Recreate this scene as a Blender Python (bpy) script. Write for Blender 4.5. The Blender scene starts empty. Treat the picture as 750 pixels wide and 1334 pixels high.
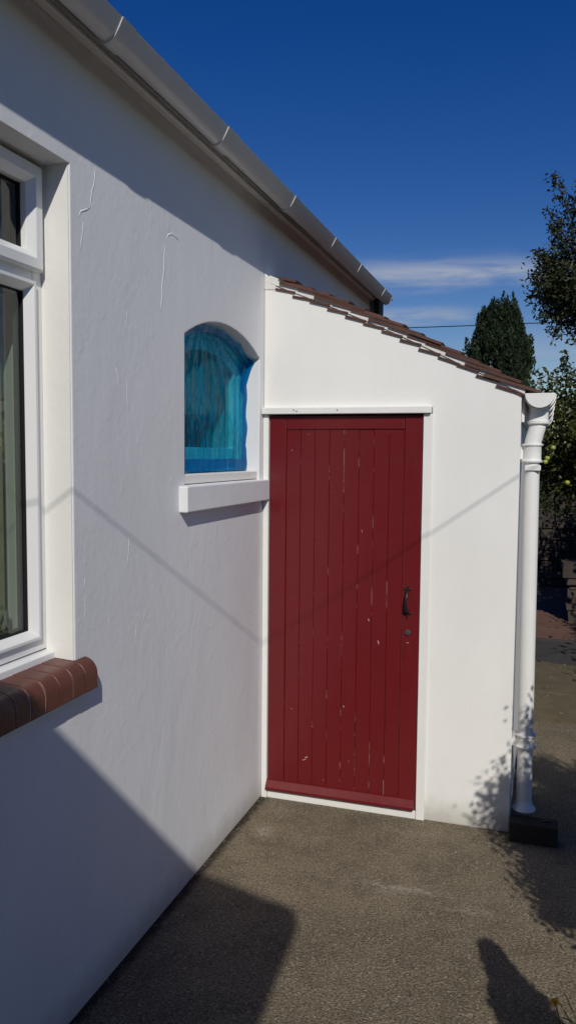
import bpy, bmesh, math, random
import numpy as np
from mathutils import Vector, Matrix

random.seed(7)
rng = np.random.default_rng(11)
scene = bpy.context.scene
col = scene.collection

# ------------------------------------------------------------------ camera
CAM = Vector((1.35293, -3.75648, 1.77256))
r_ = Vector((0.95082561, 0.30961556, 0.00829817))
u_ = Vector((-0.0305788, 0.0671787, 0.99727226))
f_ = Vector((-0.30821355, 0.94848575, -0.0733429))
cd = bpy.data.cameras.new('camera')
cam = bpy.data.objects.new('camera', cd)
col.objects.link(cam)
cam.matrix_world = Matrix(((r_.x, u_.x, -f_.x, CAM.x), (r_.y, u_.y, -f_.y, CAM.y), (r_.z, u_.z, -f_.z, CAM.z), (0, 0, 0, 1)))
cd.sensor_fit = 'VERTICAL'
cd.angle = 2 * math.atan(667 / 1031.29)
cd.clip_start = 0.02
cd.clip_end = 2000
scene.camera = cam

# ------------------------------------------------------------------ light
SUN = Vector((0.45, -1.0, 0.83)).normalized()      # towards the sun
SKY_STRENGTH = 0.05
SUN_STRENGTH = 3.0
el = math.asin(SUN.z)
az = math.atan2(SUN.x, SUN.y)
world = bpy.data.worlds.new('World')
scene.world = world
world.use_nodes = True
nt = world.node_tree
nt.nodes.clear()


def N(tree, typ, **kw):
    n = tree.nodes.new(typ)
    for k, v in kw.items():
        setattr(n, k, v)
    return n


def math_node(tree, op, a, b=None, c=None, clamp=False):
    n = tree.nodes.new('ShaderNodeMath')
    n.operation = op
    n.use_clamp = clamp
    for i, v in enumerate((a, b, c)):
        if v is None:
            continue
        if isinstance(v, (int, float)):
            n.inputs[i].default_value = v
        else:
            tree.links.new(v, n.inputs[i])
    return n.outputs[0]


def build_world():
    L = nt.links.new
    out = N(nt, 'ShaderNodeOutputWorld')
    bg = N(nt, 'ShaderNodeBackground')
    bg.inputs['Strength'].default_value = SKY_STRENGTH
    sky = N(nt, 'ShaderNodeTexSky', sky_type='NISHITA', sun_disc=False)
    sky.sun_elevation = el
    sky.sun_rotation = az
    sky.altitude = 50
    sky.air_density = 1.0
    sky.dust_density = 0.1
    sky.ozone_density = 2.0
    tc = N(nt, 'ShaderNodeTexCoord')
    sep = N(nt, 'ShaderNodeSeparateXYZ')
    L(tc.outputs['Generated'], sep.inputs[0])
    X, Y, Z = sep.outputs
    azn = math_node(nt, 'ARCTAN2', X, Y)            # azimuth from +y
    eln = math_node(nt, 'ARCSINE', Z)
    cmb = N(nt, 'ShaderNodeCombineXYZ')
    L(math_node(nt, 'MULTIPLY', azn, 9.0), cmb.inputs[0])
    L(math_node(nt, 'MULTIPLY', eln, 52.0), cmb.inputs[1])
    nz = N(nt, 'ShaderNodeTexNoise')
    nz.inputs['Scale'].default_value = 1.0
    nz.inputs['Detail'].default_value = 7.0
    nz.inputs['Roughness'].default_value = 0.58
    nz.inputs['Distortion'].default_value = 0.35
    L(cmb.outputs[0], nz.inputs['Vector'])
    wv = math_node(nt, 'ADD', math_node(nt, 'MULTIPLY', math_node(nt, 'SUBTRACT', nz.outputs['Fac'], 0.5), 0.030), eln)

    def blob(a0, e0, sa, se, amp):
        da = math_node(nt, 'DIVIDE', math_node(nt, 'SUBTRACT', azn, a0), sa)
        de = math_node(nt, 'DIVIDE', math_node(nt, 'SUBTRACT', wv, e0), se)
        q = math_node(nt, 'ADD', math_node(nt, 'POWER', math_node(nt, 'ABSOLUTE', da), 4.0), math_node(nt, 'MULTIPLY', de, de))
        return math_node(nt, 'MULTIPLY', math_node(nt, 'EXPONENT', math_node(nt, 'MULTIPLY', q, -1.0)), amp)
    R = math.radians
    terms = [blob(R(-7.0), R(12.45), R(7.2), R(0.72), 0.95), blob(R(-9.2), R(9.75), R(4.0), R(0.5), 0.62),
             blob(R(1.5), R(6.5), R(7.0), R(1.9), 0.38), blob(R(-12), R(13.2), R(10), R(0.4), 0.10),
             blob(R(28), R(11), R(12), R(0.8), 0.5), blob(R(-40), R(10.2), R(14), R(0.9), 0.5),
             blob(R(95), R(12), R(20), R(1.0), 0.5), blob(R(-120), R(11), R(24), R(1.0), 0.5)]
    m = terms[0]
    for t in terms[1:]:
        m = math_node(nt, 'ADD', m, t)
    tex = math_node(nt, 'MULTIPLY_ADD', nz.outputs['Fac'], 3.0, -0.75, clamp=True)
    m = math_node(nt, 'MULTIPLY', m, tex, clamp=True)
    hs = N(nt, 'ShaderNodeHueSaturation')
    hs.inputs['Hue'].default_value = 0.522
    hs.inputs['Value'].default_value = 1.16
    hs.inputs['Saturation'].default_value = 1.46
    L(sky.outputs[0], hs.inputs['Color'])
    mx = N(nt, 'ShaderNodeMix', data_type='RGBA')
    L(m, mx.inputs['Factor'])
    L(hs.outputs[0], mx.inputs['A'])
    mx.inputs['B'].default_value = (7.2, 7.9, 9.2, 1)
    L(mx.outputs['Result'], bg.inputs['Color'])
    L(bg.outputs[0], out.inputs['Surface'])


build_world()
sd = bpy.data.lights.new('sun', 'SUN')
sd.energy = SUN_STRENGTH
sd.angle = math.radians(0.55)
sd.color = (1.0, 0.955, 0.87)
so = bpy.data.objects.new('sun', sd)
col.objects.link(so)
so.rotation_euler = SUN.to_track_quat('Z', 'Y').to_euler()
so.location = SUN * 30

vs = scene.view_settings
vs.view_transform = 'Standard'
vs.look = 'None'
vs.exposure = 0.08
vs.gamma = 1.0
vs.use_curve_mapping = False
scene.render.engine = 'CYCLES'
scene.cycles.use_denoising = True
scene.cycles.max_bounces = 6
scene.cycles.diffuse_bounces = 3
scene.cycles.transparent_max_bounces = 12
scene.cycles.caustics_reflective = False
scene.cycles.caustics_refractive = False


# ------------------------------------------------------------------ helpers
def tag(o, label=None, cat=None, group=None, kind=None):
    if label: o['label'] = label
    if cat: o['category'] = cat
    if group: o['group'] = group
    if kind: o['kind'] = kind
    return o


def empty(name, loc, label=None, cat=None, group=None):
    o = bpy.data.objects.new(name, None)
    o.empty_display_size = 0.1
    o.location = loc
    col.objects.link(o)
    return tag(o, label, cat, group)


def world_mat(o):
    m = Matrix.LocRotScale(o.location, o.rotation_euler, o.scale)
    if o.parent:
        return world_mat(o.parent) @ o.matrix_parent_inverse @ m
    return m


def put(o, parent):
    o.parent = parent
    o.matrix_parent_inverse = world_mat(parent).inverted()
    return o


def link(name, me, mat=None, parent=None, loc=None, rot=None):
    o = bpy.data.objects.new(name, me)
    col.objects.link(o)
    if mat is not None and len(me.materials) == 0:
        me.materials.append(mat)
    if loc is not None: o.location = loc
    if rot is not None: o.rotation_euler = rot
    if parent is not None: put(o, parent)
    return o


class MB:
    def __init__(s):
        s.v = []
        s.f = []

    def add(s, vs, fs):
        b = len(s.v)
        s.v += [tuple(x) for x in vs]
        s.f += [tuple(i + b for i in f) for f in fs]
        return s

    def box(s, x0, x1, y0, y1, z0, z1):
        return s.add([(x0, y0, z0), (x1, y0, z0), (x1, y1, z0), (x0, y1, z0), (x0, y0, z1), (x1, y0, z1), (x1, y1, z1), (x0, y1, z1)],
                     [(0, 3, 2, 1), (4, 5, 6, 7), (0, 1, 5, 4), (1, 2, 6, 5), (2, 3, 7, 6), (3, 0, 4, 7)])

    def prism(s, poly, axis, a0, a1):
        """poly: 2d points in the other two axes (in axis order)"""
        n = len(poly)
        def P(p, a):
            q = list(p)
            q.insert(axis, a)
            return q
        vs = [P(p, a0) for p in poly] + [P(p, a1) for p in poly]
        fs = [tuple(range(n)), tuple(range(2 * n - 1, n - 1, -1))] + [(i, i + n, (i + 1) % n + n, (i + 1) % n) for i in range(n)]
        return s.add(vs, fs)

    def sweep(s, loops, closed_loop=True, closed_path=False, caps=True):
        """loops: list of equal length point loops"""
        n = len(loops[0])
        b = len(s.v)
        for l in loops:
            s.v += [tuple(p) for p in l]
        m = len(loops)
        for i in range(m if closed_path else m - 1):
            for j in range(n if closed_loop else n - 1):
                a, c = b + i * n + j, b + i * n + (j + 1) % n
                d, e = b + ((i + 1) % m) * n + j, b + ((i + 1) % m) * n + (j + 1) % n
                s.f.append((a, c, e, d))
        if caps and closed_loop and not closed_path:
            s.f.append(tuple(b + j for j in range(n))[::-1])
            s.f.append(tuple(b + (m - 1) * n + j for j in range(n)))
        return s

    def tube(s, pts, rad, n=8):
        pts = [Vector(p) for p in pts]
        if isinstance(rad, (int, float)):
            rad = [rad] * len(pts)
        loops = []
        up = None
        for i, p in enumerate(pts):
            d = (pts[min(i + 1, len(pts) - 1)] - pts[max(i - 1, 0)]).normalized()
            if up is None:
                up = d.orthogonal().normalized()
            up = (up - d * up.dot(d)).normalized()
            w = d.cross(up)
            loops.append([p + (up * math.cos(t) + w * math.sin(t)) * rad[i] for t in [2 * math.pi * k / n for k in range(n)]])
        return s.sweep(loops)

    def lathe(s, c, prof, n=24):
        """profile [(r, z)] round a vertical axis at c (x, y)"""
        return s.sweep([[(c[0] + r * math.cos(t), c[1] + r * math.sin(t), z) for t in [2 * math.pi * k / n for k in range(n)]] for r, z in prof])

    def ring(s, y0, y1, z0, z1, prof):
        """mitred frame in the y-z plane. profile: (inset, x)"""
        loops = []
        for (sy, sz) in ((0, 0), (1, 0), (1, 1), (0, 1)):
            loops.append([(x, (y0 + i) if sy == 0 else (y1 - i), (z0 + i) if sz == 0 else (z1 - i)) for i, x in prof])
        return s.sweep(loops, closed_path=True)

    def mesh(s, name='mesh', smooth=False):
        me = bpy.data.meshes.new(name)
        me.from_pydata(s.v, [], s.f)
        bm = bmesh.new()
        bm.from_mesh(me)
        bmesh.ops.recalc_face_normals(bm, faces=bm.faces)
        bm.to_mesh(me)
        bm.free()
        if smooth:
            me.shade_smooth()
            if smooth != 'all':
                me.set_sharp_from_angle(angle=math.radians(38))
        return me

    def build(s, name, mat, parent=None, smooth=False, bevel=0.0, seg=2):
        o = link(name, s.mesh(name, smooth), mat, parent)
        if bevel:
            m = o.modifiers.new('bevel', 'BEVEL')
            m.width = bevel
            m.segments = seg
            m.limit_method = 'ANGLE'
            m.angle_limit = math.radians(40)
            m.harden_normals = False
        return o


def holed_slab(outline, holes, axis, a0, a1, mb=None):
    """extruded flat polygon with holes; outline / holes are 2d loops"""
    bm = bmesh.new()
    def P(p, a):
        q = list(p)
        q.insert(axis, a)
        return q
    edges = []
    for lp in [outline] + holes:
        vv = [bm.verts.new(P(p, a0)) for p in lp]
        for i in range(len(vv)):
            edges.append(bm.edges.new((vv[i], vv[(i + 1) % len(vv)])))
    bmesh.ops.triangle_fill(bm, use_beauty=True, use_dissolve=False, edges=edges)
    ex = bmesh.ops.extrude_face_region(bm, geom=list(bm.faces))
    off = [0, 0, 0]
    off[axis] = a1 - a0
    bmesh.ops.translate(bm, verts=[g for g in ex['geom'] if isinstance(g, bmesh.types.BMVert)], vec=off)
    bmesh.ops.recalc_face_normals(bm, faces=bm.faces)
    me = bpy.data.meshes.new('slab')
    bm.to_mesh(me)
    bm.free()
    return me


# ------------------------------------------------------------------ materials
def rgb(c):
    return (c[0], c[1], c[2], 1.0)


class Mat:
    def __init__(s, name, rough=0.6, spec=0.4):
        s.m = bpy.data.materials.new(name)
        s.m.use_nodes = True
        s.t = s.m.node_tree
        s.b = s.t.nodes['Principled BSDF']
        s.b.inputs['Roughness'].default_value = rough
        s.b.inputs['Specular IOR Level'].default_value = spec
        s.tc = s.t.nodes.new('ShaderNodeTexCoord')
        s.L = s.t.links.new
        s.hgt = None

    def coord(s, scale=(1, 1, 1), src='Object', loc=(0, 0, 0)):
        mp = s.t.nodes.new('ShaderNodeMapping')
        mp.inputs['Scale'].default_value = scale
        mp.inputs['Location'].default_value = loc
        if src == 'World':
            g = s.t.nodes.new('ShaderNodeNewGeometry')
            s.L(g.outputs['Position'], mp.inputs[0])
        else:
            s.L(s.tc.outputs[src], mp.inputs[0])
        return mp.outputs[0]

    def noise(s, scale, detail=4, rough=0.55, vec=None, dist=0.0):
        n = s.t.nodes.new('ShaderNodeTexNoise')
        n.inputs['Scale'].default_value = scale
        n.inputs['Detail'].default_value = detail
        n.inputs['Roughness'].default_value = rough
        n.inputs['Distortion'].default_value = dist
        s.L(vec if vec is not None else s.coord(src='World'), n.inputs['Vector'])
        return n.outputs['Fac']

    def voronoi(s, scale, vec=None, feature='F1', out='Distance'):
        n = s.t.nodes.new('ShaderNodeTexVoronoi')
        n.feature = feature
        n.inputs['Scale'].default_value = scale
        s.L(vec if vec is not None else s.coord(src='World'), n.inputs['Vector'])
        return n.outputs[out]

    def M(s, op, a, b=None, c=None, clamp=False):
        return math_node(s.t, op, a, b, c, clamp)

    def step(s, x, lo, hi):
        n = s.t.nodes.new('ShaderNodeMapRange')
        n.interpolation_type = 'SMOOTHSTEP'
        n.inputs['From Min'].default_value = lo
        n.inputs['From Max'].default_value = hi
        s.L(x, n.inputs['Value'])
        return n.outputs[0]

    def mix(s, f, a, b):
        n = s.t.nodes.new('ShaderNodeMix')
        n.data_type = 'RGBA'
        for k, v in (('Factor', f), ('A', a), ('B', b)):
            if isinstance(v, tuple):
                n.inputs[k].default_value = rgb(v)
            elif isinstance(v, (int, float)):
                n.inputs[k].default_value = v
            else:
                s.L(v, n.inputs[k])
        return n.outputs['Result']

    def base(s, c):
        if isinstance(c, tuple):
            s.b.inputs['Base Color'].default_value = rgb(c)
        else:
            s.L(c, s.b.inputs['Base Color'])
        return s

    def rough(s, v):
        s.L(v, s.b.inputs['Roughness'])

    def bump(s, h, dist, strength=1.0):
        n = s.t.nodes.new('ShaderNodeBump')
        n.inputs['Distance'].default_value = dist
        n.inputs['Strength'].default_value = strength
        s.L(h, n.inputs['Height'])
        if s.hgt is not None:
            s.L(s.hgt, n.inputs['Normal'])
        s.hgt = n.outputs[0]
        s.L(s.hgt, s.b.inputs['Normal'])
        return s


def simple(name, c, rough=0.5, spec=0.4, var=0.12, vscale=6.0, bump=0.0, bscale=60.0):
    m = Mat(name, rough, spec)
    n = m.noise(vscale, 5, 0.6)
    m.base(m.mix(n, tuple(x * (1 - var) for x in c), tuple(min(1, x * (1 + var)) for x in c)))
    if bump:
        m.bump(m.noise(bscale, 4, 0.6), bump)
    return m.m


def wall_paint(name, c, trowel, fine):
    m = Mat(name, 0.62, 0.35)
    tone = m.step(m.noise(1.3, 6, 0.62, m.coord((1, 1, 0.45), 'World')), 0.28, 0.72)
    grime = m.step(m.noise(2.6, 6, 0.65, m.coord((1, 1, 0.35), 'World')), 0.55, 0.78)
    cc = m.mix(tone, tuple(x * 0.93 for x in c), tuple(x * 1.03 for x in c))
    cc = m.mix(m.M('MULTIPLY', grime, 0.35), cc, (c[0] * .86, c[1] * .85, c[2] * .83))
    # splash dirt on the lowest hand-breadth of the wall
    sp = m.t.nodes.new('ShaderNodeSeparateXYZ')
    m.L(m.coord(src='World'), sp.inputs[0])
    low = m.M('SUBTRACT', 1.0, m.step(m.M('ADD', sp.outputs[2], m.M('MULTIPLY', m.noise(14, 5, 0.7), -0.11)), -0.06, 0.10))
    cc = m.mix(m.M('MULTIPLY', low, 0.55), cc, (0.30, 0.27, 0.22))
    m.base(cc)
    # broad trowel undulation, lumps, fine grain
    m.bump(m.noise(2.3, 3, 0.5, m.coord((1, 1, 0.5), 'World'), 0.6), 0.020 * trowel)
    r = m.noise(7.0, 5, 0.55, m.coord((1, 1, 0.42), 'World'), 1.2)
    ridge = m.M('SUBTRACT', 1.0, m.M('ABSOLUTE', m.M('MULTIPLY_ADD', r, 2.0, -1.0)))
    ridge = m.M('POWER', ridge, 9.0)
    spots = m.step(m.noise(3.1, 3, 0.5), 0.50, 0.66)
    m.bump(m.M('MULTIPLY', ridge, spots), 0.0016 * trowel)
    lump = m.step(m.noise(13, 3, 0.5), 0.60, 0.74)
    m.bump(lump, 0.0014 * trowel)
    m.bump(m.noise(34, 5, 0.6), 0.0035 * fine)
    m.bump(m.noise(150, 3, 0.6), 0.0009 * fine)
    return m.m


M = {}
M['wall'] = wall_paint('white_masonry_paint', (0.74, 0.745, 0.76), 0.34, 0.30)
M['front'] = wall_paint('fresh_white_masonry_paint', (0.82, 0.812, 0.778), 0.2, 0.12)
M['reveal'] = simple('white_gloss_trim', (0.78, 0.775, 0.74), 0.42, 0.4, 0.03, 5, 0.0012, 30)
M['trim'] = simple('white_gloss_paint', (0.79, 0.785, 0.755), 0.33, 0.45, 0.05, 7, 0.0010, 26)
M['upvc'] = simple('white_upvc', (0.77, 0.775, 0.77), 0.28, 0.5, 0.02, 3)
M['gutter'] = simple('painted_cast_gutter', (0.62, 0.62, 0.60), 0.34, 0.5, 0.06, 8, 0.0012, 22)
M['fascia'] = simple('shade_toned_fascia', (0.30, 0.285, 0.26), 0.45, 0.4, 0.10, 8, 0.0015, 18)  # darker than the trim: shade behind the gutter is put into this colour
M['gasket'] = simple('black_rubber', (0.012, 0.012, 0.013), 0.6, 0.3)
M['iron'] = simple('black_iron', (0.010, 0.010, 0.011), 0.38, 0.5, 0.2, 40, 0.001, 120)
M['chrome'] = simple('dull_steel', (0.06, 0.07, 0.07), 0.35, 0.5)
M['mortar'] = simple('white_mortar', (0.70, 0.69, 0.66), 0.8, 0.2, 0.1, 20, 0.004, 60)
M['jointmortar'] = simple('pale_mortar_joint', (0.40, 0.36, 0.31), 0.9, 0.2, 0.2, 40, 0.002, 90)
M['block'] = simple('dark_slate_block', (0.036, 0.030, 0.025), 0.75, 0.25, 0.35, 25, 0.003, 70)
M['bark'] = simple('bark', (0.07, 0.055, 0.042), 0.9, 0.2, 0.4, 20, 0.01, 30)
M['cable'] = simple('black_cable', (0.015, 0.015, 0.016), 0.6, 0.3)
M['inner'] = simple('room_plaster', (0.42, 0.38, 0.31), 0.9, 0.1)
M['roofslab'] = simple('weathered_roof', (0.11, 0.07, 0.055), 0.85, 0.2, 0.3, 9, 0.01, 30)
M['pole'] = simple('weathered_pole', (0.10, 0.08, 0.06), 0.9, 0.2, 0.3, 9)
M['wingwall'] = simple('wing_render', (0.60, 0.59, 0.56), 0.8, 0.2, 0.1, 4, 0.004, 40)
M['gold'] = simple('gilt_base', (0.62, 0.42, 0.12), 0.25, 0.6)
M['gold'].node_tree.nodes['Principled BSDF'].inputs['Metallic'].default_value = 1.0


def make_brick_mat():
    m = Mat('sill_brick', 0.42, 0.45)
    oi = m.t.nodes.new('ShaderNodeObjectInfo')
    n = m.noise(11, 6, 0.65, m.coord((1, 1, 1), 'World'))
    c = m.mix(n, (0.080, 0.022, 0.014), (0.150, 0.046, 0.028))
    c = m.mix(m.M('MULTIPLY', oi.outputs['Random'], 0.25), c, (0.075, 0.026, 0.018))
    fl = m.step(m.noise(70, 3, 0.6), 0.68, 0.74)
    c = m.mix(m.M('MULTIPLY', fl, 0.25), c, (0.30, 0.20, 0.15))
    m.base(c)
    m.bump(m.noise(60, 4, 0.6), 0.0014)
    m.bump(m.noise(9, 3, 0.5), 0.004)
    return m.m


def make_tile_mat():
    m = Mat('clay_tile', 0.72, 0.3)
    oi = m.t.nodes.new('ShaderNodeObjectInfo')
    n = m.noise(18, 6, 0.65, m.coord((1, 1, 1), 'World'))
    c = m.mix(oi.outputs['Random'], (0.085, 0.040, 0.030), (0.135, 0.062, 0.043))
    c = m.mix(m.step(n, 0.45, 0.75), c, (0.060, 0.034, 0.028))
    li = m.step(m.noise(42, 4, 0.7), 0.66, 0.76)
    c = m.mix(m.M('MULTIPLY', li, 0.55), c, (0.22, 0.20, 0.15))
    m.base(c)
    m.bump(m.noise(70, 5, 0.65), 0.002)
    return m.m


def make_door_mat(wear):
    m = Mat('red_door_gloss' + ('_plank' if wear else ''), 0.30, 0.5)
    c = m.mix(m.noise(2.2, 5, 0.6, m.coord((1, 1, .4), 'World')), (0.120, 0.0080, 0.0105), (0.150, 0.0115, 0.0135))
    c = m.mix(m.M('MULTIPLY', m.step(m.noise(30, 4, 0.6, m.coord((1, 1, 0.15), 'World')), 0.55, 0.7), 0.25), c, (0.10, 0.008, 0.010))
    if wear:
        sp = m.t.nodes.new('ShaderNodeSeparateXYZ')
        m.L(m.tc.outputs['Generated'], sp.inputs[0])
        edge = m.M('ABSOLUTE', m.M('SUBTRACT', sp.outputs[0], 0.5))
        edge = m.step(edge, 0.468, 0.492)
        oi = m.t.nodes.new('ShaderNodeObjectInfo')
        br = m.noise(3.2, 7, 0.75, m.coord((1, 1, 1), 'World', (3.1, 0, 0)))
        br = m.step(br, 0.53, 0.60)
        c = m.mix(m.M('MULTIPLY', m.M('MULTIPLY', edge, br), 0.55), c, (0.55, 0.36, 0.33))
    m.base(c)
    m.rough(m.M('MULTIPLY_ADD', m.noise(9, 4, 0.6), 0.20, 0.20))
    m.bump(m.noise(26, 4, 0.55, m.coord((1, 1, 0.12), 'World')), 0.0011)
    m.bump(m.noise(5, 2, 0.5, m.coord((1, 1, 0.3), 'World')), 0.0022)
    return m.m


def make_concrete():
    m = Mat('worn_concrete', 0.85, 0.25)
    w = m.coord(src='World')
    big = m.noise(0.8, 5, 0.6, w)
    mid = m.noise(5.5, 6, 0.65, w)
    agg = m.voronoi(150, w, 'F1', 'Color')
    g = m.t.nodes.new('ShaderNodeRGBToBW')
    m.L(agg, g.inputs[0])
    c = m.mix(m.step(big, 0.34, 0.68), (0.148, 0.120, 0.078), (0.232, 0.188, 0.122))
    c = m.mix(m.M('MULTIPLY', m.step(mid, 0.40, 0.66), 0.62), c, (0.105, 0.086, 0.056))
    c = m.mix(m.M('MULTIPLY', m.M('POWER', g.outputs[0], 4.0), 1.1, clamp=True), c, (0.36, 0.31, 0.235))
    c = m.mix(m.M('MULTIPLY', m.step(m.noise(120, 3, 0.65, w), 0.48, 0.60), 0.72), c, (0.045, 0.038, 0.028))
    # lime bloom: pale arcs where water has dried
    sp = m.t.nodes.new('ShaderNodeSeparateXYZ')
    m.L(w, sp.inputs[0])
    wob = m.M('MULTIPLY_ADD', m.noise(7, 4, 0.6, w), 0.22, -0.11)
    tot = None
    for cx, cy, sx, sy, amp in ((0.85, -0.64, 0.17, 0.030, 0.95), (0.14, -0.36, 0.045, 0.05, 0.9), (0.42, -0.33, 0.16, 0.02, 0.25),
                                (0.80, -0.14, 0.12, 0.03, 0.35), (1.10, -0.72, 0.12, 0.02, 0.6), (0.15, -0.10, 0.1, 0.05, 0.35)):
        dx = m.M('DIVIDE', m.M('SUBTRACT', sp.outputs[0], cx), sx)
        dy = m.M('DIVIDE', m.M('ADD', m.M('SUBTRACT', sp.outputs[1], cy), wob), sy)
        q = m.M('EXPONENT', m.M('MULTIPLY', m.M('ADD', m.M('MULTIPLY', dx, dx), m.M('MULTIPLY', dy, dy)), -1.0))
        q = m.M('MULTIPLY', q, amp)
        tot = q if tot is None else m.M('ADD', tot, q)
    tot = m.M('MULTIPLY', tot, m.step(m.noise(40, 4, 0.7, w), 0.35, 0.62), clamp=True)
    c = m.mix(m.M('MULTIPLY', tot, 0.8), c, (0.40, 0.36, 0.29))
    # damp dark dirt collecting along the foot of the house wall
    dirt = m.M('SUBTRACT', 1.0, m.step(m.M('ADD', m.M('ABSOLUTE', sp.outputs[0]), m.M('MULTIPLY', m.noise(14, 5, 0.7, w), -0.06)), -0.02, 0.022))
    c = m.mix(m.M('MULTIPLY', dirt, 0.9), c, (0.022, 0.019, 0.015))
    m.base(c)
    m.bump(m.noise(6, 4, 0.6, w), 0.006)
    m.bump(m.voronoi(140, w), 0.0032)
    m.bump(m.noise(300, 2, 0.6, w), 0.0016)
    return m.m


def make_leaf(name, dark, light, trans=0.35, rough=0.45):
    m = Mat(name, rough, 0.35)
    g = m.t.nodes.new('ShaderNodeNewGeometry')
    n = m.noise(1.6, 3, 0.6)
    f = m.M('MULTIPLY_ADD', g.outputs['Random Per Island'], 0.65, m.M('MULTIPLY', n, 0.4), clamp=True)
    c = m.mix(f, dark, light)
    m.base(c)
    tr = m.t.nodes.new('ShaderNodeBsdfTranslucent')
    m.L(c, tr.inputs['Color'])
    mx = m.t.nodes.new('ShaderNodeMixShader')
    mx.inputs[0].default_value = trans
    m.L(m.b.outputs[0], mx.inputs[1])
    m.L(tr.outputs[0], mx.inputs[2])
    m.L(mx.outputs[0], m.t.nodes['Material Output'].inputs['Surface'])
    return m.m


def make_glass():
    m = Mat('window_glass', 0.0)
    t = m.t
    fc = t.nodes.new('ShaderNodeLayerWeight')
    gb_ = t.nodes.new('ShaderNodeNewGeometry')
    refl = m.M('MULTIPLY_ADD', m.M('POWER', fc.outputs['Facing'], 5.0), 0.88, 0.08)
    refl = m.M('MULTIPLY', refl, m.M('SUBTRACT', 1.0, gb_.outputs['Backfacing']))
    tr = t.nodes.new('ShaderNodeBsdfTransparent')
    tr.inputs['Color'].default_value = (0.86, 0.89, 0.87, 1)
    gl = t.nodes.new('ShaderNodeBsdfGlossy')
    gl.inputs['Roughness'].default_value = 0.0
    mx = t.nodes.new('ShaderNodeMixShader')
    m.L(refl, mx.inputs[0])
    m.L(tr.outputs[0], mx.inputs[1])
    m.L(gl.outputs[0], mx.inputs[2])
    m.L(mx.outputs[0], t.nodes['Material Output'].inputs['Surface'])
    return m.m


def make_film(name, tint, body, cover):
    m = Mat(name, 0.25)
    t = m.t
    tr = t.nodes.new('ShaderNodeBsdfTransparent')
    tr.inputs['Color'].default_value = rgb(tint)
    di = t.nodes.new('ShaderNodeBsdfDiffuse')
    di.inputs['Color'].default_value = rgb(body)
    tl = t.nodes.new('ShaderNodeBsdfTranslucent')
    tl.inputs['Color'].default_value = rgb(body)
    gl = t.nodes.new('ShaderNodeBsdfGlossy')
    gl.inputs['Roughness'].default_value = 0.11
    bp = t.nodes.new('ShaderNodeBump')
    bp.inputs['Distance'].default_value = 0.006
    m.L(m.noise(20, 3, 0.5, m.coord((1, 1, 0.14), 'World'), 0.8), bp.inputs['Height'])
    for n in (di, gl):
        m.L(bp.outputs[0], n.inputs['Normal'])
    a = t.nodes.new('ShaderNodeMixShader')
    a.inputs[0].default_value = 0.4
    m.L(di.outputs[0], a.inputs[1])
    m.L(tl.outputs[0], a.inputs[2])
    b = t.nodes.new('ShaderNodeMixShader')
    fold = m.noise(1.0, 4, 0.6, m.coord((13, 13, 1.5), 'World'), 0.9)
    fold = m.M('SUBTRACT', 1.0, m.M('ABSOLUTE', m.M('MULTIPLY_ADD', fold, 2.0, -1.0)))
    fold = m.step(fold, 0.86, 0.99)
    soft = m.step(m.noise(6, 3, 0.6, m.coord((1, 1, 0.22), 'World'), 0.5), 0.44, 0.66)
    cov = m.M('ADD', m.M('MULTIPLY_ADD', fold, 0.30, cover - 0.14), m.M('MULTIPLY', soft, 0.30), clamp=True)
    m.L(cov, b.inputs[0])
    m.L(tr.outputs[0], b.inputs[1])
    m.L(a.outputs[0], b.inputs[2])
    fr = t.nodes.new('ShaderNodeLayerWeight')
    m.L(bp.outputs[0], fr.inputs['Normal'])
    c = t.nodes.new('ShaderNodeMixShader')
    m.L(m.M('MULTIPLY', m.M('POWER', fr.outputs['Facing'], 3.0), 0.17, clamp=True), c.inputs[0])
    m.L(b.outputs[0], c.inputs[1])
    m.L(gl.outputs[0], c.inputs[2])
    m.L(c.outputs[0], t.nodes['Material Output'].inputs['Surface'])
    return m.m


M['brick'] = make_brick_mat()
M['tile'] = make_tile_mat()
M['door'] = make_door_mat(False)
M['plank'] = make_door_mat(True)
M['chip'] = simple('bare_paint_chip', (0.45, 0.28, 0.25), 0.7, 0.2)
M['concrete'] = make_concrete()
M['oldconc'] = simple('mossy_old_concrete', (0.125, 0.102, 0.062), 0.9, 0.2, 0.35, 7, 0.006, 120)
M['glass'] = make_glass()
M['film'] = make_film('blue_film', (0.20, 0.78, 0.92), (0.003, 0.27, 0.50), 0.34)
M['tape'] = make_film('blue_tape', (0.04, 0.50, 0.85), (0.002, 0.22, 0.50), 0.55)
M['apple_leaf'] = make_leaf('apple_leaf', (0.020, 0.034, 0.008), (0.105, 0.110, 0.026), 0.3)
M['ash_leaf'] = make_leaf('dark_tree_leaf', (0.016, 0.024, 0.008), (0.048, 0.055, 0.018), 0.3)
M['conifer_leaf'] = make_leaf('conifer_spray', (0.010, 0.022, 0.010), (0.032, 0.055, 0.020), 0.15, 0.7)
M['hedge_leaf'] = make_leaf('hedge_leaf', (0.016, 0.030, 0.008), (0.050, 0.070, 0.020), 0.3)
M['shrub_leaf'] = make_leaf('shrub_leaf', (0.020, 0.036, 0.010), (0.055, 0.080, 0.025), 0.3)
M['apple'] = simple('apple_skin', (0.35, 0.38, 0.06), 0.4, 0.5, 0.2, 20)
M['petal'] = simple('yellow_petal', (0.75, 0.42, 0.015), 0.6, 0.3, 0.1, 30)
M['stem'] = simple('green_stem', (0.045, 0.055, 0.020), 0.6, 0.3)
M['soil'] = simple('garden_soil', (0.075, 0.055, 0.040), 0.95, 0.1, 0.35, 3, 0.03, 14)
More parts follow.
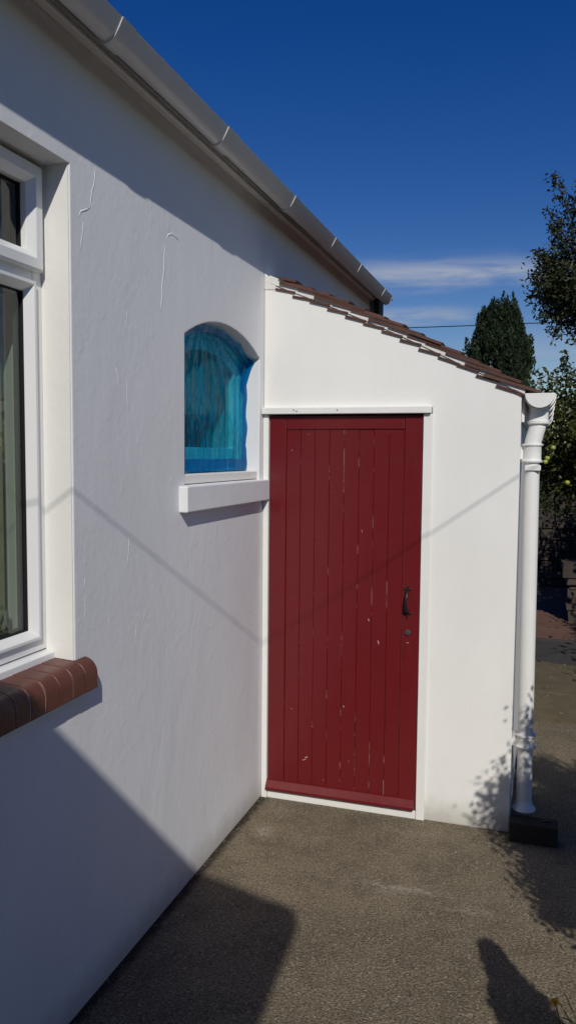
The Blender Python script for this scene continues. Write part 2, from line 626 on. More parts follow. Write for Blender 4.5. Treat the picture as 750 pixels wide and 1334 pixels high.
M['stone'] = simple('dark_garden_stone', (0.065, 0.053, 0.044), 0.9, 0.2, 0.4, 5, 0.010, 30)
M['asphalt'] = simple('dark_asphalt_strip', (0.060, 0.056, 0.050), 0.9, 0.2, 0.3, 5, 0.005, 160)
M['redpath'] = simple('red_brown_path', (0.150, 0.082, 0.060), 0.9, 0.2, 0.3, 4, 0.006, 90)
M['curtain'] = simple('beige_curtain', (0.40, 0.36, 0.27), 0.9, 0.1, 0.08, 10)
M['blind'] = simple('pale_blind', (0.46, 0.47, 0.44), 0.9, 0.1, 0.05, 10)
M['darkbox'] = simple('dark_box_surface', (0.02, 0.02, 0.03), 0.5, 0.3)
M['pebble'] = simple('grit', (0.20, 0.175, 0.13), 0.9, 0.2, 0.5, 30)


# ------------------------------------------------------------------ ground
def sheet(name, x0, x1, y0, y1, z, mat, parent=None, nx=1, ny=1, amp=0.0, thick=0.0):
    mb = MB()
    vv = []
    for j in range(ny + 1):
        for i in range(nx + 1):
            dz = 0 if amp == 0 else amp * (math.sin(i * 1.7 + j * 0.9) + math.sin(j * 2.3 - i * 0.6)) * 0.5
            vv.append((x0 + (x1 - x0) * i / nx, y0 + (y1 - y0) * j / ny, z + dz))
    mb.add(vv, [(j * (nx + 1) + i, j * (nx + 1) + i + 1, (j + 1) * (nx + 1) + i + 1, (j + 1) * (nx + 1) + i) for j in range(ny) for i in range(nx)])
    if thick:
        mb = MB().box(x0, x1, y0, y1, z - thick, z)
    return tag(mb.build(name, mat, parent), kind='structure')


sheet('ground', -400, 400, -400, 400, -0.06, M['soil'])
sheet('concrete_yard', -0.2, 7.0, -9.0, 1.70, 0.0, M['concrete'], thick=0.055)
sheet('concrete_path', 1.0, 7.0, 1.715, 2.36, 0.004, M['oldconc'], thick=0.055)
sheet('concrete_path', 1.0, 7.0, 2.375, 3.42, 0.010, M['oldconc'], thick=0.055)
# dark strip laid with a wavy near edge, a pale kerb line, then the red-brown path
mb = MB()
near = [(1.0 + 6.0 * i / 24, 3.36 + 0.16 * math.sin(i * 0.9 + 2.2) * (1 if i < 9 else 0.4)) for i in range(25)]
mb.prism([(a, b) for a, b in near] + [(7.0, 4.10), (1.0, 4.10)], 2, -0.03, 0.016)
tag(mb.build('asphalt_strip', M['asphalt']), kind='structure')
tag(MB().box(1.0, 7.0, 4.105, 4.16, -0.04, 0.022).build('path_edging', M['asphalt'], bevel=0.004), kind='structure')
sheet('garden_path', 0.6, 2.3, 4.165, 7.4, 0.012, M['redpath'], thick=0.05)

# grit and crumbs lying along the wall foot and over the yard
mb = MB()
def pebble(x, y, s, z=0.0):
    pts = []
    for k in range(6):
        t = k * math.pi / 3 + random.random() * 0.6
        pts.append((x + s * math.cos(t) * random.uniform(.6, 1), y + s * math.sin(t) * random.uniform(.6, 1), z + s * 0.15))
    mb.add(pts + [(x, y, z + s * random.uniform(.4, .8))] + [(x, y, z - s * .2)],
           [(k, (k + 1) % 6, 6) for k in range(6)] + [((k + 1) % 6, k, 7) for k in range(6)])
for i in range(150):
    pebble(abs(random.gauss(0, 0.010)) + 0.002, random.uniform(-3.2, 0.0), random.uniform(0.0015, 0.006))
for i in range(240):
    pebble(random.uniform(0.0, 1.24), -abs(random.gauss(0, 0.010)) - 0.002, random.uniform(0.0015, 0.005))
for i in range(500):
    pebble(random.uniform(0.02, 3.0), random.uniform(-2.4, 1.6), random.choice([.0015, .002, .003, .004]))
for i in range(60):
    pebble(random.uniform(1.3, 1.8), random.uniform(1.8, 3.3), random.uniform(.004, .02), 0.006)
tag(mb.build('grit', M['pebble']), 'pale grit and crumbs scattered over the concrete and along the wall foot', 'grit', kind='stuff')


# ------------------------------------------------------------------ main house
house = empty('house', (-3.0, -1.0, 0.0), 'white rendered house wall on the left with shaded eaves and gutter', 'house')
WT = 0.26
Y_END = 2.60
WIN = (-2.95, -1.689, 1.115, 2.615)          # y0 y1 z0 z1
arch = []
ya, yb, zs, zp = -0.908, -0.058, 2.236, 2.335
half, rise = (yb - ya) / 2, zp - zs
Rr = (half * half + rise * rise) / (2 * rise)
for k in range(17):
    y = yb + (ya - yb) * k / 16
    arch.append((y, zp - Rr + math.sqrt(Rr * Rr - (y - (ya + yb) / 2) ** 2)))
small_hole = [(ya, 1.645), (yb, 1.645)] + arch
me = holed_slab([(-4.4, 0), (Y_END, 0), (Y_END, 3.0), (-4.4, 3.0)],
                [[(WIN[0], WIN[2]), (WIN[1], WIN[2]), (WIN[1], WIN[3]), (WIN[0], WIN[3])], small_hole], 0, 0.0, -WT)
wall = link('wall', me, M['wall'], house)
bv = wall.modifiers.new('bevel', 'BEVEL')
bv.width = 0.006
bv.segments = 3
bv.limit_method = 'ANGLE'
bv.angle_limit = math.radians(50)
# painted linings of the big window recess (proud of the wall by a hair)
lin = MB()
lin.box(-WT, -0.004, WIN[1] - 0.003, WIN[1] + 0.02, WIN[2], WIN[3])
lin.build('reveal_lining', M['reveal'], house)
# other walls, floor and ceiling so that the rooms are closed and dark
mb = MB()
mb.box(-6.0, -5.8, -4.4, Y_END, 0, 3.0)
mb.box(-5.8, -WT, Y_END - 0.2, Y_END, 0, 3.0)
mb.build('rear_wall', M['wingwall'], house)
mb = MB()
mb.box(-5.8, -WT - 0.001, -1.25, -1.13, 0.02, 2.78)
mb.box(-5.8, -5.78, -4.38, Y_END - 0.21, 0.02, 2.78)
mb.build('inner_wall', M['inner'], house)
MB().box(-5.8, -WT, -4.4, Y_END - 0.2, -0.05, 0.015).build('floor', M['inner'], house)
MB().box(-5.8, -WT, -4.4, Y_END - 0.2, 2.785, 2.85).build('ceiling', M['inner'], house)
# roof slab (pitched away from the yard), fascia, soffit
mb = MB()
mb.prism([(0.136, 3.004), (0.136, 3.024), (-3.0, 4.95), (-6.1, 3.07), (-6.1, 3.03), (-3.0, 4.88)], 1, -4.395, Y_END + 0.06)
mb.build('roof', M['roofslab'], house)
mb = MB().prism([(-6.0, 3.0), (0.0, 3.0), (-3.0, 4.86)], 1, Y_END - 0.18, Y_END - 0.01)
mb.build('gable', M['wall'], house)
fa = MB()
fa.box(0.001, 0.034, -4.39, Y_END + 0.02, 2.982, 3.035)
fa.build('soffit_board', M['trim'], house, bevel=0.004)
MB().box(0.036, 0.052, -4.39, Y_END + 0.02, 2.992, 3.06).build('fascia', M['fascia'], house, bevel=0.003)

# plaster scars
def scar(name, pts, w, h):
    h *= 0.24
    w *= 0.9
    mb = MB()
    loops = []
    P = [Vector((0, a, b)) for a, b in pts]
    for i, p in enumerate(P):
        d = (P[min(i + 1, len(P) - 1)] - P[max(i - 1, 0)]).normalized()
        nrm = Vector((0, -d.z, d.y))
        k = 1.0 if 0 < i < len(P) - 1 else 0.25
        loops.append([p + nrm * w * k - Vector((.002, 0, 0)), p + nrm * w * .5 * k + Vector((h * k, 0, 0)), p - nrm * w * .5 * k + Vector((h * k, 0, 0)), p - nrm * w * k - Vector((.002, 0, 0))])
    mb.sweep(loops)
    return mb.build(name, M['wall'], house, smooth='all')

def wiggle(a, b, n, amp):
    out = []
    for i in range(n):
        t = i / (n - 1)
        out.append((a[0] + (b[0] - a[0]) * t + random.uniform(-amp, amp), a[1] + (b[1] - a[1]) * t))
    return out
scar('plaster_ridge', wiggle((-1.072, 2.53), (-1.112, 2.28), 9, .004), .006, .0045)
scar('plaster_ridge', [(-1.072, 2.55), (-1.05, 2.575), (-1.02, 2.588), (-0.985, 2.585), (-0.96, 2.575)], .006, .004)
scar('plaster_ridge', wiggle((-1.544, 2.65), (-1.577, 2.52), 8, .004), .004, .0035)
scar('plaster_ridge', [(-1.577, 2.52), (-1.60, 2.508), (-1.63, 2.495), (-1.645, 2.47)], .005, .004)
scar('plaster_ridge', wiggle((-1.615, 2.47), (-1.635, 2.38), 6, .006), .004, .003)
scar('plaster_ridge', wiggle((-0.345, 2.69), (-0.30, 2.645), 5, .003), .004, .004)
for k in range(9):
    y0 = random.uniform(-1.65, -0.98)
    z0 = random.uniform(0.9, 2.45)
    scar('plaster_ridge', wiggle((y0, z0), (y0 + random.uniform(-.03, .03), z0 - random.uniform(.03, .11)), 5, .006), random.uniform(.003, .005), random.uniform(.0015, .003))

# main gutter
def half_round(cx, cz, R, t, y0, y1, n=14):
    mb = MB()
    prof = [(cx + R * math.cos(a), cz + R * math.sin(a)) for a in [math.pi + math.pi * k / n for k in range(n + 1)]]
    prof += [(cx + (R - t) * math.cos(a), cz + (R - t) * math.sin(a)) for a in [2 * math.pi - math.pi * k / n for k in range(n + 1)]]
    mb.sweep([[(x, y0, z) for x, z in prof], [(x, y1, z) for x, z in prof]])
    return mb

GX, GZ, GR = 0.143, 3.008, 0.060
def sloped_gutter(grow, t, y0, y1, solid=False):
    out = [(.182, 2.995), (.170, 2.972), (.158, 2.953), (.147, 2.942), (.135, 2.936), (.124, 2.936), (.113, 2.942), (.104, 2.952), (.098, 2.964), (.094, 2.978), (.093, 2.995)]
    c = (0.136, 3.0)
    P1 = [(c[0] + (x - c[0]) * (1 + grow), c[1] + (z - c[1]) * (1 + grow)) for x, z in out]
    P2 = [] if solid else [(c[0] + (x - c[0]) * (1 + grow - t), c[1] + (z - c[1]) * (1 + grow - t)) for x, z in out[::-1]]
    pr_ = P1 + P2
    return MB().sweep([[(x, y0, z) for x, z in pr_], [(x, y1, z) for x, z in pr_]])


gut = sloped_gutter(0, 0.09, -4.35, 2.42).build('gutter', M['gutter'], house, smooth=True)
for y in (-3.1, -1.66, -0.86, -0.06, 0.70, 1.35, 2.14):
    w = {-0.86: 0.052, -1.66: 0.035}.get(y, 0.018)
    sloped_gutter(0.085, 0.10, y - w, y + w).build('gutter_joint', M['gutter'], gut, smooth=True)
sloped_gutter(0.05, 0, 2.42, 2.428, True).build('gutter_end', M['gutter'], gut)
MB().box(0.03, 0.075, 2.43, 2.60, 2.86, 2.985).build('corner_piece', M['cable'], house, bevel=0.004)  # small black box at the far end of the eaves

# big window: frame, top light, fixed pane
win = empty('window', (-0.12, -2.3, 1.115))
put(win, house)
y0, y1, z0, z1 = WIN[0] + 0.004, WIN[1] - 0.004, 1.168, WIN[3] - 0.004
fr = MB()
fr.ring(y0, y1, z0, z1, [(0, -0.165), (0, -0.098), (0.042, -0.098), (0.048, -0.104), (0.048, -0.165)])
fr.box(-0.165, -0.098, y0 + .046, y1 - .046, 2.262, 2.318)
fr.build('frame', M['upvc'], win, bevel=0.002)
sash = MB()
sash.ring(y0 + 0.018, y1 - 0.018, 2.300, z1 - 0.010, [(0, -0.097), (0, -0.078), (0.006, -0.074), (0.034, -0.074), (0.038, -0.077), (0.057, -0.094), (0.057, -0.130), (0.02, -0.130)])
sash.build('top_sash', M['upvc'], win, bevel=0.0015)
bead = MB()
bead.ring(y0 + 0.040, y1 - 0.040, 1.205, 2.270, [(0, -0.097), (0, -0.086), (0.010, -0.086), (0.030, -0.110), (0.030, -0.130), (0.01, -0.130)])
bead.build('glazing_bead', M['upvc'], win, bevel=0.0015)
for (a, b, c, d) in ((y0 + 0.075, y1 - 0.075, 2.357, z1 - 0.067), (y0 + 0.070, y1 - 0.070, 1.235, 2.240)):
    g = MB()
    g.ring(a - .003, b + .003, c - .003, d + .003, [(0, -0.126), (0, -0.111), (0.006, -0.113), (0.006, -0.126)])
    gs = g.build('gasket', M['gasket'], win)
    MB().box(-0.124, -0.120, a, b, c, d).build('pane', M['glass'], win)
    g = MB()
    g.ring(a, b, c, d, [(0, -0.142), (0, -0.127), (0.010, -0.127), (0.010, -0.142)])
    g.build('spacer_bar', M['chrome'], win)
    MB().box(-0.147, -0.143, a + .001, b - .001, c + .001, d - .001).build('pane', M['glass'], win)
cl = MB()
cl.prism([(-0.165, 1.112), (-0.165, 1.164), (-0.085, 1.164), (-0.070, 1.158), (-0.068, 1.118), (-0.07, 1.112)], 1, y0, y1)
cl.build('window_cill', M['upvc'], win, bevel=0.002)
inn = MB().ring(WIN[0] + .005, WIN[1] - .005, WIN[2] + .03, WIN[3] - .01, [(0, -0.25), (0, -0.166), (0.035, -0.166), (0.035, -0.18), (0.012, -0.25)])
inn.build('inner_frame', M['upvc'], win)

# bullnose brick sill
sill = MB()
SP = 0.045
def sill_profile(x_in, s):
    # section x-z: sloping top, round nose, flat face
    pts = [(x_in, 1.040), (x_in, 1.146)]
    top = (SP - 0.038, 1.116)
    for k in range(9):
        a = math.pi / 2 - math.pi / 2 * k / 8
        pts.append((SP - 0.050 + 0.050 * math.cos(a) * 1.0, 1.086 + 0.050 * math.sin(a)))
    pts.append((SP, 1.040))
    return [(x, z) for x, z in pts]
sl = MB()
prof = [(x - (0.0030 if i > 1 else 0), z - 0.0028 if z > 1.05 else z + .004) for i, (x, z) in enumerate(sill_profile(-0.20, 0))]
sl.prism(prof, 1, WIN[0] - 0.04, -1.634)
brick_sill = sl.build('brick_sill', M['jointmortar'], house)
BP = 0.0675
bm_ = MB().prism(sill_profile(-0.19, 0), 1, -BP / 2 + 0.0013, BP / 2 - 0.0013)
brick_me = bm_.mesh('brick', smooth=True)
yb_ = -1.630 - BP / 2
k = 0
while yb_ - BP / 2 > WIN[0] - 0.06:
    o = link('brick', brick_me, M['brick'], brick_sill, loc=(random.uniform(-.002, .002), yb_, random.uniform(-.001, .0015)))
    if k == 0:
        o.scale.y = 1.0
    m = o.modifiers.new('bevel', 'BEVEL')
    m.width = 0.0028
    m.segments = 2
    m.limit_method = 'ANGLE'
    yb_ -= BP
    k += 1

# small arched window: reveal, frame, glass, sills
sw = empty('arched_window', (-0.12, -0.48, 1.645))
put(sw, house)
def arch_loop(inset, zb):
    pts = [(ya + inset, zb + inset), (yb - inset, zb + inset)]
    a0, a1 = yb - inset, ya + inset
    for k in range(17):
        y = a0 + (a1 - a0) * k / 16
        pts.append((y, zp - Rr + math.sqrt((Rr - inset) ** 2 - (y - (ya + yb) / 2) ** 2)))
    return pts
def arch_ring(i0, i1, xf, xb, zb):
    L0, L1 = arch_loop(i0, zb), arch_loop(i1, zb)
    return MB().sweep([[(xb, *a), (xf, *a), (xf, *b), (xb, *b)] for a, b in zip(L0, L1)], closed_path=True)
arch_ring(0.002, 0.055, -0.090, -0.15, 1.687).build('frame', M['reveal'], sw, bevel=0.002)
arch_ring(0.056, 0.110, -0.098, -0.14, 1.687).build('casement', M['reveal'], sw, bevel=0.003)
L0 = arch_loop(0.108, 1.687)
MB().prism(L0, 0, -0.122, -0.118).build('pane', M['glass'], sw)
MB().box(-0.16, -0.010, ya + 0.010, yb - 0.004, 1.648, 1.686).build('timber_sill', M['reveal'], sw, bevel=0.004)
st = MB().box(-0.02, 0.036, -0.962, -0.002, 1.540, 1.643)
st.build('window_ledge', M['wall'], house, bevel=0.005)

# what stands behind the panes
cu = MB()
loops = []
pr = []
for i in range(60):
    t = i / 59
    pr.append((-0.218 + 0.010 * math.sin(t * 26) + 0.003 * math.sin(t * 71), -1.98 + 0.235 * t))
for z in (1.225, 1.6, 2.2, 2.60):
    loops.append([(x, y, z) for x, y in pr] + [(x - 0.004, y, z) for x, y in pr[::-1]])
cu.sweep(loops)
tag(cu.build('curtain', M['curtain'], smooth=True), 'beige curtain hanging behind the left window', 'curtain')
bl = MB()
loops = []
for z in (1.72, 2.0, 2.36):
    pr = [(-0.24 + 0.010 * math.sin(i * 0.9), ya + 0.02 + (yb - ya - .04) * i / 40) for i in range(41)]
    loops.append([(x, y, z) for x, y in pr] + [(x - .003, y, z) for x, y in pr[::-1]])
bl.sweep(loops)
tag(bl.build('net_curtain', M['blind'], smooth=True), 'pale curtain seen through the blue film of the arched window', 'curtain')
tag(MB().box(-0.215, -0.175, -0.80, -0.30, 1.69, 1.925).build('dark_box', M['darkbox'], bevel=0.006), 'dark box behind the lower glass of the arched window', 'box')  # plain dark box added to fill the dark lower part of the pane

# glass ornament on the inner sill of the left window
orn = empty('glass_ornament', (-0.186, -1.81, 1.222), 'clear curled glass ornament with a gilt foot inside the left window', 'ornament')
gm = Mat('clear_glass', 0.05)
gm.base((0.92, 0.96, 0.94))
gm.b.inputs['Transmission Weight'].default_value = 0.75
pts = []
rad = []
for i in range(26):
    a = -2.0 + 4.9 * i / 25
    rr_ = 0.032
    pts.append((-0.186, -1.800 + rr_ * math.cos(a), 1.272 + rr_ * 1.15 * math.sin(a)))
    rad.append(0.009 - 0.004 * i / 25)
MB().tube(pts, rad, 10).build('curl', gm.m, orn, smooth='all')
MB().lathe((-0.186, -1.815), [(0.001, 1.222), (0.022, 1.222), (0.023, 1.230), (0.016, 1.245), (0.012, 1.262), (0.001, 1.264)], 20).build('foot', M['gold'], orn, smooth='all')
MB().box(-0.50, -0.168, WIN[0] + .012, WIN[1] - .012, 1.17, 1.221).build('inner_sill', M['upvc'], win)
orn.location.x -= 0.0

# blue masking film over the arched window
film = empty('plastic_sheet', (-0.07, -0.48, 1.69), 'crumpled translucent blue plastic sheet taped over the small arched window', 'plastic sheet')
def arch_top(y, inset=0.0):
    return zp - Rr + math.sqrt(max(1e-6, (Rr - inset) ** 2 - (y - (ya + yb) / 2) ** 2))
NU, NV = 110, 120
vv = []
gy, gz = -0.55, 2.40
ph = [random.uniform(0, 6.28) for _ in range(12)]
for j in range(NV + 1):
    v = j / NV
    for i in range(NU + 1):
        u = i / NU
        y = ya + 0.012 + (yb - 0.006 - ya - 0.012) * u
        zt = arch_top(y, 0.006) - 0.004
        zbm = 1.695 + 0.010 * math.sin(u * 9 + 1)
        z = zbm + (zt - zbm) * v
        ang = math.atan2(y - gy, gz - z)
        rr2 = math.hypot(y - gy, gz - z)
        f = 0.0
        f += 0.5 * abs(math.sin(ang * 9 + ph[0] + 1.3 * math.sin(z * 7 + ph[2])))
        f += 0.35 * abs(math.sin(ang * 21 + ph[1] + 1.6 * math.sin(z * 11 + ph[3]))) * (0.4 + 0.6 * v)
        f += 0.30 * abs(math.sin(y * 70 + 5 * math.sin(z * 6 + ph[4]))) * (1 - v)
        f += 0.05 * math.sin(y * 160 + z * 60 + ph[5])
        edge = min(1, 6 * min(u, 1 - u + .02)) * min(1, 9 * min(v + .03, 1 - v + .05))
        x = -0.088 + 0.017 * f * edge
        # right edge climbs on to the reveal, most of all at the top corner
        lift = max(0, (u - 0.93) / 0.07)
        x += lift ** 2 * (0.012 + 0.042 * max(0, (v - 0.74) / 0.26) ** 1.0)
        if v > 0.93:
            x += 0.012 * (v - 0.93) / 0.07 * (0.6 + 0.4 * math.sin(u * 23))
        vv.append((x, y, z))
mb = MB().add(vv, [(j * (NU + 1) + i, j * (NU + 1) + i + 1, (j + 1) * (NU + 1) + i + 1, (j + 1) * (NU + 1) + i) for j in range(NV) for i in range(NU)])
mb.build('film', M['film'], film, smooth='all')
def strip(name, path, wid, n=3):
    """crinkled tape; path = list of ((x,y,z), side vector)"""
    mb = MB()
    loops = []
    for i, (p, s) in enumerate(path):
        p, s = Vector(p), Vector(s)
        loops.append([p + s * wid * (k / n) + Vector((random.uniform(0, .004), 0, random.uniform(-.002, .002))) for k in range(n + 1)])
    mb.sweep(loops, closed_loop=False)
    return mb.build(name, M['tape'], film, smooth='all')
strip('tape', [((-0.066 + 0.003 * math.sin(k * .9), yb - 0.012, 1.70 + 0.50 * k / 22), (-0.1, -1, 0)) for k in range(23)], 0.042)
strip('tape', [((-0.064, ya + 0.02 + (yb - ya - 0.05) * k / 26, 1.692), (0, 0, 1)) for k in range(27)], 0.055)
strip('tape', [((-0.050 + 0.004 * math.sin(k), y, arch_top(y, .006) - 0.006), (-.25, 0, -1)) for k, y in enumerate([ya + 0.03 + (yb - ya - 0.05) * q / 24 for q in range(25)])], 0.026)
strip('loose_flap', [((-0.03 - 0.05 * (k / 8) ** 0.8, yb - 0.005 - 0.004 * k, 2.215 - 0.030 * k / 8 - 0.115 * (k / 8)), (-0.6, -0.1, 0.55)) for k in range(9)], 0.055, 4)


# ------------------------------------------------------------------ lean-to
lean = empty('lean_to', (0.62, 0.0, 0.0), 'small white lean-to outhouse with a tiled roof against the house', 'outhouse')
LW, LD = 1.237, 2.42
def zt(x):
    return 2.654 - 0.47 * (x - 0.062) + 0.025 * math.sin(math.pi * max(0, min(1, (x - 0.06) / 1.2)))
def zw(x):
    return zt(x) - 0.058 + (0.006 if x > 1 else 0)
top = [(LW - (LW - 0.001) * k / 18, zw(LW - (LW - 0.001) * k / 18)) for k in range(19)]
DX0, DX1, DZ0, DZ1 = 0.035, 0.795, 0.046, 1.961
out = [(0.001, 0.0), (0.012, 0.0), (0.012, 1.996), (0.838, 1.996), (0.838, 0.0), (LW, 0.0)] + top
me = holed_slab(out, [], 1, 0.0, 0.16)
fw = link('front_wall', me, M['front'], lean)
bv = fw.modifiers.new('bevel', 'BEVEL')
bv.width = 0.005
bv.segments = 2
bv.limit_method = 'ANGLE'
bv.angle_limit = math.radians(50)
mb = MB()
mb.box(LW - 0.16, LW - 0.002, 0.161, LD, 0, 1.98)
mb.build('side_wall', M['front'], lean)
MB().prism([(0.002, 0.0), (LW - .002, 0.0), (LW - .002, zw(LW) - .01), (0.002, zw(0.002) - .01)], 1, LD - 0.12, LD - 0.001).build('back_wall', M['front'], lean)
# mortar flaunching in the top corner
MB().prism([(0.0005, 2.58), (0.060, 2.575), (0.064, 2.622), (0.030, 2.640), (0.0005, 2.662)], 1, -0.004, 0.10).build('mortar_fillet', M['mortar'], lean, bevel=0.006)

# door frame, threshold, head
MB().box(0.002, DX0 - 0.004, -0.012, 0.09, 0.0, DZ1 + 0.004).build('door_jamb', M['trim'], lean, bevel=0.003)
MB().box(DX1 + 0.004, 0.840, -0.013, 0.09, 0.002, DZ1 + 0.004).build('door_jamb', M['trim'], lean, bevel=0.003)
MB().box(0.001, 0.836, -0.034, 0.09, DZ1 + 0.006, 2.000).build('door_head', M['trim'], lean, bevel=0.004)
MB().box(DX0 - 0.003, DX1 + 0.003, -0.006, 0.10, 0.0, DZ0 - 0.006).build('threshold', M['trim'], lean, bevel=0.004)

for nx_, nz_ in ((0.165, 1.984), (0.18, 1.978), (0.385, 1.982)):
    MB().box(nx_, nx_ + .006, -0.0352, -0.0338, nz_, nz_ + .005).build('nail_head', M['iron'], lean)
door = empty('door', (DX0, 0.0, DZ0))
put(door, lean)
MB().box(DX0 + .01, DX1 - .01, 0.034, 0.058, DZ0 + .01, DZ1 - .01).build('backing', M['door'], door)
S0, S1 = 0.121, 0.711
MB().box(DX0, S0, -0.004, 0.036, DZ0, DZ1 - 0.002).build('stile', M['door'], door, bevel=0.004)
MB().box(S1, DX1, -0.004, 0.036, DZ0, DZ1 - 0.002).build('stile', M['door'], door, bevel=0.004)
MB().box(S0 + .001, S1 - .001, -0.003, 0.036, 1.893, DZ1 - 0.002).build('rail', M['door'], door, bevel=0.004)
mb = MB().prism([(-0.030, DZ0 + .004), (-0.030, DZ0 + 0.018), (-0.008, DZ0 + 0.052), (0.03, DZ0 + 0.052), (0.03, DZ0 + .004)], 0, DX0 - 0.006, DX1 - 0.004)
mb.build('weather_bar', M['door'], door, bevel=0.004)
NPL = 8
pw = (S1 - S0) / NPL
for k in range(NPL):
    a = S0 + pw * k
    g = 0.0006
    mb = MB().prism([(-pw / 2 + g * .5, 0.030), (-pw / 2 + g * .5, 0.0062), (-pw / 2 + g + .0018, 0.0035), (pw / 2 - g - .0018, 0.0035), (pw / 2 - g * .5, 0.0062), (pw / 2 - g * .5, 0.030)], 2, 0.0, 1.795)
    if k == 0:
        plank_me = mb.mesh('plank')
    link('plank', plank_me, M['plank'], door, loc=(a + pw / 2, random.uniform(-.0012, .0008), 0.0975))
# door pull
hx = 0.738
hb = MB()
def leaf_plate(cx, cz, pts, y0=-0.0075, y1=-0.0042):
    MB_ = MB().prism([(cx + a, cz + b) for a, b in pts], 1, y0, y1)
    return MB_
quat = []
for k in range(32):
    a = 2 * math.pi * k / 32
    rr3 = 0.013 + 0.008 * math.cos(4 * a)
    quat.append((rr3 * math.cos(a) * 1.0, rr3 * math.sin(a)))
hnd = leaf_plate(hx, 1.128, quat).build('handle', M['iron'], door, bevel=0.001)
low = [(x * 1.15, z * 1.35) for x, z in quat]
leaf_plate(hx, 1.012, low).build('handle_plate', M['iron'], hnd, bevel=0.001)
path = [(hx, -0.006, 1.126), (hx, -0.022, 1.122), (hx + .002, -0.036, 1.105), (hx, -0.040, 1.075), (hx - .002, -0.036, 1.045), (hx - .002, -0.022, 1.024), (hx, -0.006, 1.016)]
MB().tube(path, [0.006, 0.0055, 0.006, 0.0065, 0.008, 0.0085, 0.009], 10).build('grip', M['iron'], hnd, smooth='all')
for dz in (1.141, 1.115, 1.033, 0.993):
    hs_ = MB().lathe((0, 0), [(0.0004, 0.0), (0.0032, 0.0), (0.0030, 0.0015), (0.0004, 0.0024)], 10)
    hs_.v = [(hx + x, -0.0075 - z, dz + y) for x, y, z in hs_.v]
    hs_.build('screw', M['iron'], hnd, smooth='all')
lk = MB().lathe((0, 0), [(0.0004, 0), (0.0135, 0), (0.0135, 0.005), (0.0115, 0.008), (0.0004, 0.0085)], 24)
lk.v = [(0.744 + x, -0.004 - z, 0.921 + y) for x, y, z in lk.v]
lock = lk.build('lock', M['chrome'], door, smooth=True)
MB().box(0.7425, 0.7455, -0.0130, -0.0122, 0.914, 0.928).build('keyway', M['gasket'], lock)
MB().box(0.738, 0.750, -0.0050, -0.0042, 0.868, 0.871).build('paint_chip', M['chip'], door)
chips = [(0.24, 0.236, .012, .004, .5), (0.228, 0.222, .016, .003, .35), (0.55, 0.965, .003, .010, .2), (0.60, 0.858, .004, .013, .25), (0.43, 0.52, .004, .005, .2),
         (0.27, 0.40, .003, .004, 0), (0.16, 0.48, .003, .003, 0), (0.46, 0.245, .003, .003, 0), (0.33, 0.13, .002, .004, 0), (0.15, 1.79, .004, .003, .3), (0.51, 1.40, .002, .009, .1), (0.235, 1.87, .004, .003, 0)]
for cx, cz, w, h, rot in chips:
    pts = []
    for k in range(7):
        a = 2 * math.pi * k / 7
        s = random.uniform(.6, 1)
        px_, pz_ = w * math.cos(a) * s, h * math.sin(a) * s
        pts.append((cx + px_ * math.cos(rot) - pz_ * math.sin(rot), cz + px_ * math.sin(rot) + pz_ * math.cos(rot)))
    MB().prism(pts, 1, 0.0016, 0.0024).build('paint_chip', M['chip'], door)

# roof: deck, every tile, undercloak and mortar along the verge
deck = MB()
xs = [0.002 + (1.30 - 0.002) * k / 12 for k in range(13)]
deck.prism([(x, zt(x) - 0.075) for x in xs] + [(x, zt(x) - 0.050) for x in xs[::-1]], 1, 0.162, LD + 0.02)
roof = deck.build('roof', M['roofslab'], lean)
mt = MB()
xs = [0.03 + (1.25 - 0.03) * k / 14 for k in range(15)]
mt.prism([(x, zw(x) + .001) for x in xs] + [(x, zt(x) - 0.020) for x in xs[::-1]], 1, -0.0055, 0.159)
mt.build('verge_mortar', M['mortar'], roof)

def tile_mesh(L, name):
    mb = MB()
    n, W, T = 6, 0.162, 0.0125
    prof_t, prof_b = [], []
    for k in range(n + 1):
        y = -W / 2 + W * k / n
        c = 0.0045 * (1 - (2 * k / n - 1) ** 2)
        prof_t.append((y, c))
        prof_b.append((y, c - T))
    loop = prof_t + prof_b[::-1]
    mb.sweep([[(0, y, z) for y, z in loop], [(-L * .5, y, z + .0015) for y, z in loop], [(-L, y, z) for y, z in loop]])
    return mb.mesh(name, smooth=True)
tiles = {L: tile_mesh(L, 'tile') for L in (0.265, 0.17, 0.09)}
GAUGE = 0.0885
xi = 1.318
ci = 0
while xi > 0.10:
    slope = math.atan2(zt(xi - .05) - zt(xi + .05), 0.1)
    tilt = slope - math.radians(7)
    L = 0.265 if xi > 0.27 else (0.17 if xi > 0.19 else 0.09)
    ny = 15
    for j in range(ny):
        yy = -0.012 + 0.081 + 0.165 * j + (0.0825 if ci % 2 and j else 0.0) - (0.0 if j else 0.0)
        if yy > LD - 0.02:
            continue
        if ci % 2 and j == 0:
            pass
        o = link('tile', tiles[L], M['tile'], roof, loc=(xi + random.uniform(-.006, .006), yy + random.uniform(-.002, .002) - (random.uniform(0, .006) if j == 0 else 0), zt(xi) + random.uniform(-.003, .004)),
                 rot=(random.uniform(-.025, .025), tilt + random.uniform(-.02, .02), random.uniform(-.012, .012)))
    # undercloak piece under the verge tile
    ux = xi - 0.004
    uc = MB().box(-0.105, 0.0, -0.009 - random.uniform(0, .004), 0.06, -0.0095, 0.0)
    uo = uc.build('undercloak', M['tile'], roof, bevel=0.0015)
    if xi < 1.26:
        uo.location = (ux, 0, zw(ux) + 0.006 + random.uniform(-.003, .003))
        uo.rotation_euler = (0, slope - math.radians(random.uniform(7, 11)), 0)
    else:
        uo.location = (ux - .02, 0, zw(ux) + 0.016)
        uo.rotation_euler = (0, slope, 0)
    xi -= GAUGE
    ci += 1

